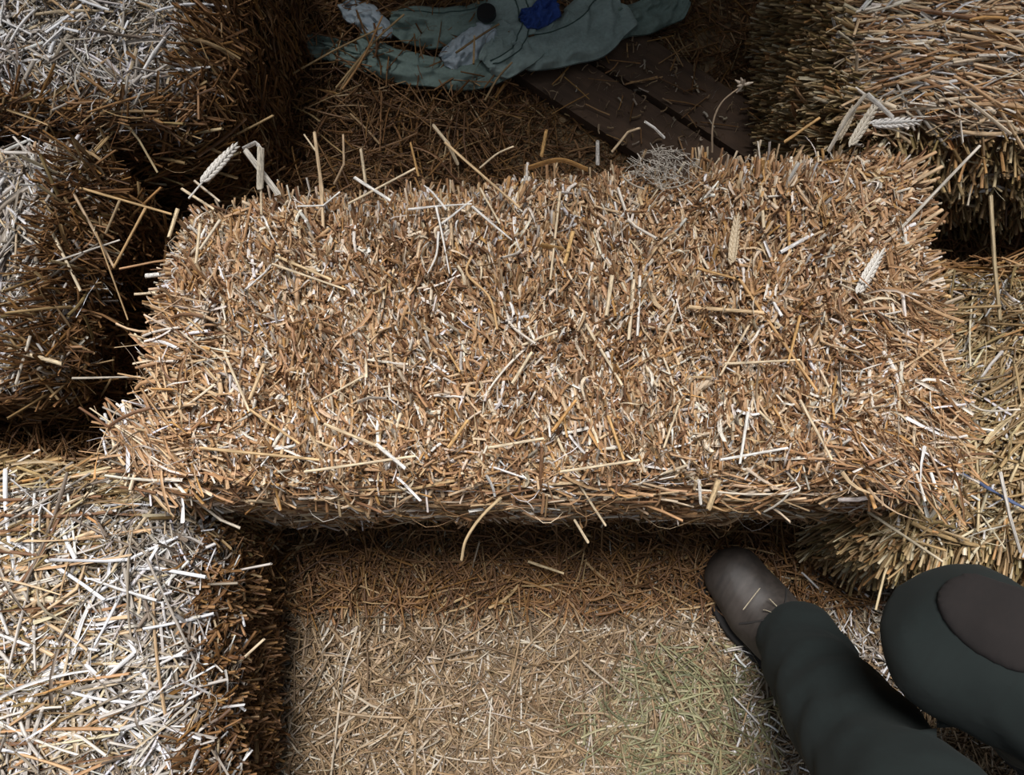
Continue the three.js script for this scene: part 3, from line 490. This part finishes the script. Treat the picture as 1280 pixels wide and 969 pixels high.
{
  const J = thing('canvas_cloth', 'crumpled grey green canvas cloth lying beside the wooden planks', 'cloth');
  const gm = clothMat(0x9fb1ac), gm2 = clothMat(0x83978f), pale = clothMat(0xc3d0d8), blue = clothMat(0x2f4f9e), dark = new THREE.MeshStandardMaterial({ color: 0x16181a, roughness: 0.5 }), seamM = new THREE.MeshStandardMaterial({ color: 0x3c504b, roughness: 0.9 });
  // each fold: a soft, hollow-backed strip along a path of pixels; w is half its width in pixels
  function fold(name, px, w, base, high, m, seed0, seams = []) {
    const curve = new THREE.CatmullRomCurve3(px.map(([x, y], i) => at(x, y, base + (px[i][2] ?? 0)))), N = 40, K = 16, pos = [], uv = [], idx = [], top = [];
    for (let i = 0; i <= N; i++) {
      const t = i / N, c = curve.getPoint(t), tg = curve.getTangent(t), sd = V(-tg.z, 0, tg.x).normalize();
      const ww = (w[0] * (1 - t) ** 2 + 2 * w[1] * t * (1 - t) + w[2] * t * t) / 640 * Math.min(1, 0.55 + 4 * Math.min(t, 1 - t)), row = [];
      for (let k = 0; k <= K; k++) {
        const s = k / K * 2 - 1, arch = Math.sqrt(Math.max(0, 1 - s * s * 0.96)), wr = 0.015 * noise(t * 5 + seed0, s * 2.2, seed0) + 0.010 * noise(t * 12 + s * 3, s * 4, seed0 + 3);
        const p = c.clone().addScaledVector(sd, s * ww * (1 + 0.25 * noise(t * 4, s > 0 ? 2 : 7, seed0)) + wr * 0.6); p.y += high * arch + wr; row.push(p); pos.push(p.x, p.y, p.z); uv.push(t * curve.getLength() * 30, s * ww * 30);
      }
      top.push(row);
    }
    const off = pos.length / 3;
    for (const row of top) for (const p of row) { pos.push(p.x, p.y - 0.003, p.z); uv.push(0, 0); }
    for (let i = 0; i < N; i++) for (let k = 0; k < K; k++) { const q = i * (K + 1) + k; idx.push(q, q + 1, q + K + 1, q + 1, q + K + 2, q + K + 1, off + q, off + q + K + 1, off + q + 1, off + q + 1, off + q + K + 1, off + q + K + 2); }
    for (let i = 0; i < N; i++) for (const k of [0, K]) { const q = i * (K + 1) + k; idx.push(q, q + K + 1, off + q, off + q, q + K + 1, off + q + K + 1); }
    for (let k = 0; k < K; k++) for (const i of [0, N]) { const q = i * (K + 1) + k; idx.push(q, off + q, q + 1, q + 1, off + q, off + q + 1); }
    const g = new THREE.BufferGeometry(); g.setAttribute('position', new THREE.Float32BufferAttribute(pos, 3)); g.setAttribute('uv', new THREE.Float32BufferAttribute(uv, 2)); g.setIndex(idx); g.computeVertexNormals();
    const o = mesh(name, g, m, J);
    for (const s of seams) mesh('seam', sweep(top.slice(2, -2).map((r) => r[s].clone().add(V(0, 0.001, 0))), Array(N - 3).fill(0.0013), 5), seamM, o);
    return o;
  }
  fold('strap', [[358, 48], [400, 58], [440, 70], [490, 80]], [15, 19, 18], 0.030, 0.010, gm2, 1.1, [8]);
  fold('cloth_fold', [[452, 52], [490, 80], [540, 92], [595, 92], [650, 78]], [18, 30, 16], 0.035, 0.018, gm2, 2.3);
  fold('cloth_fold', [[490, 28], [545, 34], [600, 30], [650, 10]], [26, 34, 30], 0.044, 0.018, gm2, 3.7, [4]);
  fold('cloth_fold', [[430, 8], [460, 24], [480, 52]], [16, 20, 18], 0.045, 0.014, pale, 8.4);
  fold('cloth_fold', [[552, 78], [585, 64], [615, 38]], [14, 28, 20], 0.052, 0.016, pale, 4.4);
  fold('cloth_fold', [[606, 86], [640, 62], [645, 30], [630, -6]], [26, 44, 40], 0.056, 0.018, gm, 5.2, [9, 11]);
  fold('cloth_fold', [[640, 66], [690, 58], [735, 42], [765, 2]], [24, 42, 40], 0.048, 0.020, gm, 6.6, [5]);
  fold('cloth_fold', [[725, 44], [775, 30], [815, 18], [855, 0]], [22, 26, 24], 0.035, 0.016, gm2, 7.9);
  fold('lining', [[650, 26], [672, 20], [695, 4]], [12, 18, 16], 0.076, 0.010, blue, 9.3).userData.label = 'blue lining showing in the fold';
  const bt = mesh('button', new THREE.CylinderGeometry(0.018, 0.019, 0.010, 24), dark, J); bt.position.copy(at(608, 16, 0.086)); bt.userData.label = 'round black button';
  // straw fallen over it
  const stalks = [[[[420, 110], [470, 50], [505, 18]], 0.09], [[[366, 92], [420, 62], [478, 34]], 0.08], [[[428, 112], [455, 70], [478, 20]], 0.10], [[[570, 66], [600, 45], [624, 30]], 0.13], [[[592, 80], [593, 45]], 0.13], [[[606, 126], [622, 98], [640, 78]], 0.10]];
  for (const [px, y] of stalks) { const o = trace(numbered('straw_stalk'), scene, px, y, 0.0021, pick(DULL), { smooth: px.length > 2 }); o.userData = { label: 'loose straw stalk lying across the crumpled green cloth', category: 'straw', group: 'straws on the green cloth' }; }
}
// loose stalks that show singly on the ground
{
  const look = (hex, k) => { const c = { h: 0, s: 0, l: 0 }; col(hex).getHSL(c, THREE.SRGBColorSpace); return (c.l > 0.76 ? 'whitish' : c.s < 0.19 ? 'greyish' : c.l > 0.6 ? 'pale tan' : c.l > 0.5 ? 'tan' : 'brown') + ' ' + ['straight', 'slightly bowed', 'thick straight', 'kinked', 'split', 'flat twisted'][k]; };
  const put = (x0, x1, z0, z1, n, pal, label, group, lift) => { let made = 0; while (made < n) {
    const len = rr(0.05, 0.13), hex = pick(pal), at0 = Math.floor(rnd() * longShape.length), x = rr(x0, x1), z = rr(z0, z1), a = rnd() * 6.2832, p = V(x, floorTop(x, z) + lift + rnd() * 0.004, z); if (!inFrame(p) || Math.hypot(x - 0.37, z - 0.03) < 0.13 || Math.hypot(x - 0.42, z - 0.14) < 0.1) continue;
    const o = single(numbered('straw_stalk'), scene, p, V(Math.cos(a), gauss() * 0.03, Math.sin(a)).normalize(), len, rr(0.65, 1.05), hex, at0); o.userData = { label: (len > 0.09 ? 'long ' : 'short ') + look(hex, at0) + ' ' + label, category: 'straw', group }; made++;
  } };
  put(-0.33, 0.40, -0.06, 0.30, 150, LITTER, 'straw stalk on the litter before the middle bale', 'straws on the ground in front', 0.017);
  put(-0.42, -0.04, -0.93, -0.62, 50, BROWN, 'straw stalk on the pit floor behind the middle bale', 'straws on the pit floor', 0.03);
  put(0.36, 0.62, 0.02, 0.30, 30, GREY, 'straw stalk lying on the ground between the two legs', 'straws between the legs', 0.017);
}

// ------------------------------------------------------------------ the person at the lower right
function nets(sdf, lo, hi, cell) {            // a closed surface where sdf = 0
  const nx = Math.ceil((hi.x - lo.x) / cell) + 1, ny = Math.ceil((hi.y - lo.y) / cell) + 1, nz = Math.ceil((hi.z - lo.z) / cell) + 1, F = new Float32Array(nx * ny * nz), id = new Int32Array(nx * ny * nz).fill(-1), pos = [], idx = [];
  const at3 = (i, j, k) => (k * ny + j) * nx + i;
  for (let k = 0; k < nz; k++) for (let j = 0; j < ny; j++) for (let i = 0; i < nx; i++) F[at3(i, j, k)] = sdf(lo.x + i * cell, lo.y + j * cell, lo.z + k * cell);
  for (let k = 0; k < nz - 1; k++) for (let j = 0; j < ny - 1; j++) for (let i = 0; i < nx - 1; i++) {
    let n = 0, x = 0, y = 0, z = 0; const c = [];
    for (let q = 0; q < 8; q++) c.push(F[at3(i + (q & 1), j + (q >> 1 & 1), k + (q >> 2))]);
    for (let q = 0; q < 8; q++) for (const b of [1, 2, 4]) if (!(q & b)) { const a = c[q], e = c[q | b]; if ((a < 0) !== (e < 0)) { const t = a / (a - e); n++; x += (q & 1) + (b === 1 ? t : 0); y += (q >> 1 & 1) + (b === 2 ? t : 0); z += (q >> 2) + (b === 4 ? t : 0); } }
    if (n) { id[at3(i, j, k)] = pos.length / 3; pos.push(lo.x + (i + x / n) * cell, lo.y + (j + y / n) * cell, lo.z + (k + z / n) * cell); }
  }
  const quad = (a, b, c, d, f) => { if (a < 0 || b < 0 || c < 0 || d < 0) return; f ? idx.push(a, b, c, a, c, d) : idx.push(a, c, b, a, d, c); };
  for (let k = 1; k < nz - 1; k++) for (let j = 1; j < ny - 1; j++) for (let i = 1; i < nx - 1; i++) {
    const a = F[at3(i, j, k)] < 0;
    if (a !== F[at3(i + 1, j, k)] < 0) quad(id[at3(i, j - 1, k - 1)], id[at3(i, j, k - 1)], id[at3(i, j, k)], id[at3(i, j - 1, k)], a);
    if (a !== F[at3(i, j + 1, k)] < 0) quad(id[at3(i - 1, j, k - 1)], id[at3(i - 1, j, k)], id[at3(i, j, k)], id[at3(i, j, k - 1)], a);
    if (a !== F[at3(i, j, k + 1)] < 0) quad(id[at3(i - 1, j - 1, k)], id[at3(i, j - 1, k)], id[at3(i, j, k)], id[at3(i - 1, j, k)], a);
  }
  const g = new THREE.BufferGeometry(); g.setAttribute('position', new THREE.Float32BufferAttribute(pos, 3)); g.setIndex(idx); g.computeVertexNormals();
  const uv = []; for (let i = 0; i < pos.length; i += 3) uv.push((pos[i] + pos[i + 2] * 0.5) * 25, (pos[i + 1] + pos[i + 2] * 0.6) * 25); g.setAttribute('uv', new THREE.Float32BufferAttribute(uv, 2));
  return g;
}
const smin = (a, b, k) => { const h = Math.max(k - Math.abs(a - b), 0) / k; return Math.min(a, b) - h * h * k * 0.25; };
function bone(a, b, ra, rb) {
  const dx = b.x - a.x, dy = b.y - a.y, dz = b.z - a.z, l2 = dx * dx + dy * dy + dz * dz || 1e-9;
  return (x, y, z) => { let t = ((x - a.x) * dx + (y - a.y) * dy + (z - a.z) * dz) / l2; t = t < 0 ? 0 : t > 1 ? 1 : t; return Math.hypot(x - a.x - dx * t, y - a.y - dy * t, z - a.z - dz * t) - (ra + (rb - ra) * t); };
}
const joined = (list, k) => (x, y, z) => { let d = 9; for (const f of list) d = smin(d, f(x, y, z), k); return d; };
{
  const person = thing('person', 'person in dark green trousers with a scuffed brown boot, one knee raised', 'person');
  const fwd = V(-0.63, 0, -0.777), right = V(0.777, 0, -0.63);
  const off = (p, r, u, f) => p.clone().addScaledVector(right, r).addScaledVector(UP, u).addScaledVector(fwd, f);
  const ankleL = at(992, 800, 0.11), kneeL = at(1160, 1060, 0.50), hipL = V(0.69, 0.80, 0.49), kneeR = at(1208, 806, 0.50), hipR = V(0.85, 0.80, 0.345), ankleR = V(0.82, 0.11, 0.25);
  const hips = hipL.clone().lerp(hipR, 0.5), waist = off(hips, 0, 0.17, 0.03), chest = off(hips, 0, 0.40, 0.12), neck = off(hips, 0, 0.58, 0.21), head = off(neck, 0, 0.13, 0.07);
  const shL = off(neck, -0.17, -0.06, -0.02), shR = off(neck, 0.17, -0.06, -0.02), elL = off(shL, -0.10, -0.27, 0.02), elR = off(shR, 0.10, -0.27, 0.02), wrL = off(hipL, -0.01, 0.10, 0.13), wrR = off(hipR, 0.01, 0.10, 0.11);
  const legL = joined([bone(hipL, kneeL, 0.095, 0.078), bone(kneeL, ankleL, 0.078, 0.060)], 0.04), legR = joined([bone(hipR, kneeR, 0.104, 0.069), bone(kneeR, ankleR, 0.066, 0.058)], 0.04), seat = joined([bone(hipL, hipR, 0.115, 0.115), bone(hips, waist, 0.125, 0.13)], 0.05);
  const legs = (x, y, z) => { const l = legL(x, y, z), r = legR(x, y, z), m = smin(l, r, y > 0.66 ? 0.05 : 0.002); return smin(m, seat(x, y, z), 0.05); };
  const upper = joined([bone(waist, chest, 0.14, 0.15), bone(off(chest, -0.06, 0, 0), off(chest, 0.06, 0, 0), 0.13, 0.13), bone(shL, shR, 0.075, 0.075), bone(chest, neck, 0.10, 0.07), bone(neck, head, 0.055, 0.055), bone(shL, elL, 0.064, 0.052), bone(elL, wrL, 0.050, 0.034), bone(shR, elR, 0.064, 0.052), bone(elR, wrR, 0.050, 0.034)], 0.05);
  const body = (x, y, z) => { const d = smin(legs(x, y, z), upper(x, y, z), 0.05); return d > 0.05 ? d : d + 0.011 * noise(x * 11, y * 14, z * 11) + 0.006 * noise(x * 24, y * 34, z * 24); };
  const parts = [nets(body, V(0.20, 0.02, -0.06), V(1.16, 1.64, 0.86), 0.012)];
  // head with a face, on its own grid
  const look = fwd.clone().multiplyScalar(0.75).addScaledVector(UP, -0.66).normalize(), crown = V(0, 0, 0).crossVectors(right, look).normalize(); if (crown.y < 0) crown.negate();
  const hp = (r, u, f) => head.clone().addScaledVector(right, r).addScaledVector(crown, u).addScaledVector(look, f);
  const face = (() => { const base = joined([bone(hp(0, 0.035, -0.02), hp(0, 0.03, 0.012), 0.086, 0.078), bone(hp(0, -0.02, 0.02), hp(0, -0.085, 0.05), 0.068, 0.040), bone(hp(0, -0.06, -0.03), neck, 0.055, 0.055)], 0.04), nose = joined([bone(hp(0, 0.0, 0.083), hp(0, -0.035, 0.10), 0.010, 0.015), bone(hp(-0.04, 0.012, 0.066), hp(0.04, 0.012, 0.066), 0.014, 0.014), bone(hp(-0.022, -0.065, 0.078), hp(0.022, -0.065, 0.078), 0.010, 0.010)], 0.012), ears = joined([bone(hp(-0.083, 0.015, -0.01), hp(-0.083, -0.03, 0), 0.014, 0.010), bone(hp(0.083, 0.015, -0.01), hp(0.083, -0.03, 0), 0.014, 0.010)], 0.004), eyes = [bone(hp(-0.032, -0.004, 0.088), hp(-0.032, -0.004, 0.09), 0.014, 0.014), bone(hp(0.032, -0.004, 0.088), hp(0.032, -0.004, 0.09), 0.014, 0.014)];
    return (x, y, z) => { let d = smin(smin(base(x, y, z), nose(x, y, z), 0.015), ears(x, y, z), 0.01); for (const e of eyes) d = Math.max(d, -e(x, y, z)); return d; }; })();
  parts.push(nets(face, head.clone().addScalar(-0.19), head.clone().addScalar(0.17), 0.006));
  // hands resting on the thighs
  for (const [w, s] of [[wrL, 1], [wrR, -1]]) {
    const f = fwd.clone().multiplyScalar(0.86).addScaledVector(UP, -0.5).normalize(), q = (r, k, u) => w.clone().addScaledVector(right, r * s).addScaledVector(f, k).addScaledVector(UP, u);
    const fl = [bone(q(-0.004, 0, 0), q(0.002, 0.07, 0), 0.027, 0.024), bone(q(-0.022, 0.04, 0), q(-0.027, 0.09, 0), 0.016, 0.013), bone(q(0.022, 0.04, 0), q(0.027, 0.09, 0), 0.016, 0.013)];
    const fing = [[-0.031, 0.088, 0.058], [-0.011, 0.095, 0.072], [0.010, 0.094, 0.076], [0.031, 0.088, 0.068]].map(([r, k, l]) => joined([bone(q(r, k - 0.02, 0), q(r * 1.2, k + l * 0.5, 0.006), 0.0095, 0.009), bone(q(r * 1.2, k + l * 0.5, 0.006), q(r * 1.25, k + l, -0.012), 0.009, 0.0078)], 0.004));
    fing.push(joined([bone(q(0.024, 0.02, 0), q(0.056, 0.055, -0.006), 0.014, 0.011), bone(q(0.056, 0.055, -0.006), q(0.064, 0.088, -0.012), 0.011, 0.009)], 0.006));
    const palm = joined(fl, 0.02), all = (x, y, z) => { const p = palm(x, y, z); let d = p; for (const g of fing) d = Math.min(d, smin(p, g(x, y, z), 0.008)); return d; };
    const c = q(0, 0.08, 0); parts.push(nets(all, c.clone().addScalar(-0.14), c.clone().addScalar(0.14), 0.005));
  }
  parts.forEach((g, n) => {                     // dyed cloth and skin
    const p = g.attributes.position, c = new Float32Array(p.count * 3), t1 = col('#0a1715'), t2 = col('#181d20'), sk = col('#c79a7e');
    for (let i = 0; i < p.count; i++) { const q = n ? sk : p.getY(i) > waist.y - 0.06 || V(p.getX(i), p.getY(i), p.getZ(i)).distanceTo(wrL) < 0.1 || V(p.getX(i), p.getY(i), p.getZ(i)).distanceTo(wrR) < 0.1 ? t2 : t1; c.set([q.r, q.g, q.b], i * 3); }
    g.setAttribute('color', new THREE.BufferAttribute(c, 3));
  });
  const bodyMat = new THREE.MeshPhysicalMaterial({ color: 0xffffff, vertexColors: true, map: clothTex, roughness: 0.92, sheen: 0.06, sheenRoughness: 0.7, sheenColor: new THREE.Color(0x4f6a60), side: THREE.DoubleSide });
  mesh('body', mergeGeometries(parts), bodyMat, person);
  const hair = (() => { const cap = bone(hp(0, 0.042, -0.028), hp(0, 0.045, 0.0), 0.096, 0.088), cut = hp(0, 0.02, 0.05); return nets((x, y, z) => Math.max(cap(x, y, z) + 0.003 * noise(x * 60, y * 60, z * 60), -((V(x, y, z).sub(hp(0, 0.02, 0.0)).dot(crown)) + 0.02) + Math.max(0, V(x, y, z).sub(cut).dot(look) + 0.03) * 1.4), head.clone().addScalar(-0.19), head.clone().addScalar(0.19), 0.008); })();
  mesh('hair', hair, new THREE.MeshStandardMaterial({ color: 0x3a2c22, roughness: 0.7 }), person);
  // brown patch sewn over the raised knee: the body's own surface, a little proud
  { const q0 = at(1262, 778, 0.575), ax1 = hipR.clone().sub(kneeR).normalize();
    const patch = (x, y, z) => { const v = V(x, y, z).sub(q0), al = v.dot(ax1), r = Math.sqrt(Math.max(0, v.lengthSq() - al * al)); return Math.max(body(x, y, z) - 0.005, -(body(x, y, z) + 0.016), Math.hypot(al / 1.5, r) - 0.042); };
    const m = mesh('knee_patch', nets(patch, q0.clone().addScalar(-0.14), q0.clone().addScalar(0.14), 0.006), new THREE.MeshPhysicalMaterial({ color: 0x1a1311, map: clothTex, roughness: 0.95, side: THREE.DoubleSide }), person); m.userData.label = 'brown patch on the raised knee'; }
  // boots
  const leather = (() => { const n = 128, d = new Uint8Array(n * n * 4), c = new THREE.Color(); for (let y = 0; y < n; y++) for (let x = 0; x < n; x++) { const k = 1 + 0.5 * noise(x * 0.05, y * 0.05, 1.2) + 0.3 * noise(x * 0.2, y * 0.2, 3.2) + (rnd() - 0.5) * 0.15; c.setRGB(0.038 * k, 0.030 * k, 0.025 * k).convertLinearToSRGB(); d.set([c.r * 255, c.g * 255, c.b * 255, 255], (y * n + x) * 4); } const t = new THREE.DataTexture(d, n, n); t.colorSpace = THREE.SRGBColorSpace; t.magFilter = THREE.LinearFilter; t.wrapS = t.wrapT = THREE.RepeatWrapping; t.needsUpdate = true; return t; })();
  leather.repeat.set(0.25, 0.25);
  const bootM = new THREE.MeshPhysicalMaterial({ map: leather, roughness: 0.62 }), soleM = new THREE.MeshStandardMaterial({ color: 0x1d1a18, roughness: 0.9 }), laceM = new THREE.MeshStandardMaterial({ color: 0x24211f, roughness: 0.9 });
  for (const [toe, ank] of [[at(908, 706, 0.045), ankleL], [off(ankleR, 0, -0.065, 0.17), ankleR]]) {
    const d = ank.clone().sub(toe).setY(0).normalize(), s = V(-d.z, 0, d.x), q = (k, u, r = 0) => V(toe.x, 0, toe.z).addScaledVector(d, k).addScaledVector(s, r).setY(u), A = ank.clone().sub(toe).setY(0).length();
    const up0 = joined([bone(q(0.020, 0.045), q(0.085, 0.050), 0.036, 0.044), bone(q(0.02, 0.044, 0.014), q(0.09, 0.046, 0.012), 0.032, 0.036), bone(q(0.02, 0.044, -0.012), q(0.09, 0.046, -0.010), 0.032, 0.036), bone(q(0.085, 0.055), q(A, 0.09), 0.042, 0.044), bone(q(A, 0.10), q(A + 0.01, 0.15), 0.044, 0.044), bone(q(A, 0.05), q(A + 0.06, 0.05), 0.042, 0.038)], 0.03);
    const lo = V(Math.min(toe.x, ank.x) - 0.16, -0.01, Math.min(toe.z, ank.z) - 0.16), hi = V(Math.max(toe.x, ank.x) + 0.16, 0.30, Math.max(toe.z, ank.z) + 0.16);
    const boot = mesh('boot', nets((x, y, z) => Math.max(up0(x, y, z) + 0.0015 * noise(x * 45, y * 45, z * 45), 0.018 - y), lo, hi, 0.006), bootM, person); boot.userData.label = 'scuffed brown leather boot';
    const flat = (x, z) => up0(x, 0.045, z);
    mesh('sole', nets((x, y, z) => Math.max(flat(x, z) - 0.006, Math.abs(y - 0.011) - 0.010), lo, hi, 0.006), soleM, boot);
    for (let i = 0; i < 4; i++) { const k = 0.105 + i * 0.014, pts = []; for (let j = 0; j <= 8; j++) { const r = (j / 8 - 0.5) * 0.05, P = q(k + (j / 8 - 0.5) * 0.012 * (i % 2 ? 1 : -1), 0.2, r); while (up0(P.x, P.y, P.z) > 0.0015 && P.y > 0.02) P.y -= 0.002; pts.push(P); } mesh('lace', sweep(pts, Array(9).fill(0.0022), 6), laceM, boot); }
    const st = []; for (let j = 0; j <= 16; j++) { const r = (j / 16 - 0.5) * 0.094, P = q(0.075 + 0.014 * Math.cos(r * 30), 0.2, r); while (up0(P.x, P.y, P.z) > 0.001 && P.y > 0.03) P.y -= 0.002; st.push(P); } mesh('toe_seam', sweep(st, Array(17).fill(0.0016), 5), laceM, boot);
  }
  // straws fallen on the boot
  for (const [x0, y0, x1, y1] of [[929, 762, 950, 735], [955, 762, 982, 772], [961, 748, 971, 758]]) { const o = trace(numbered('straw_stalk'), scene, [[x0, y0], [x1, y1]], 0.118, 0.0026, '#d9cdb4', { flat: 0.4 }); o.userData = { label: 'short straw bit stuck on the brown boot', category: 'straw', group: 'straw bits on the boot' }; }
}

console.log('copies', total);
renderer.render(scene, camera);
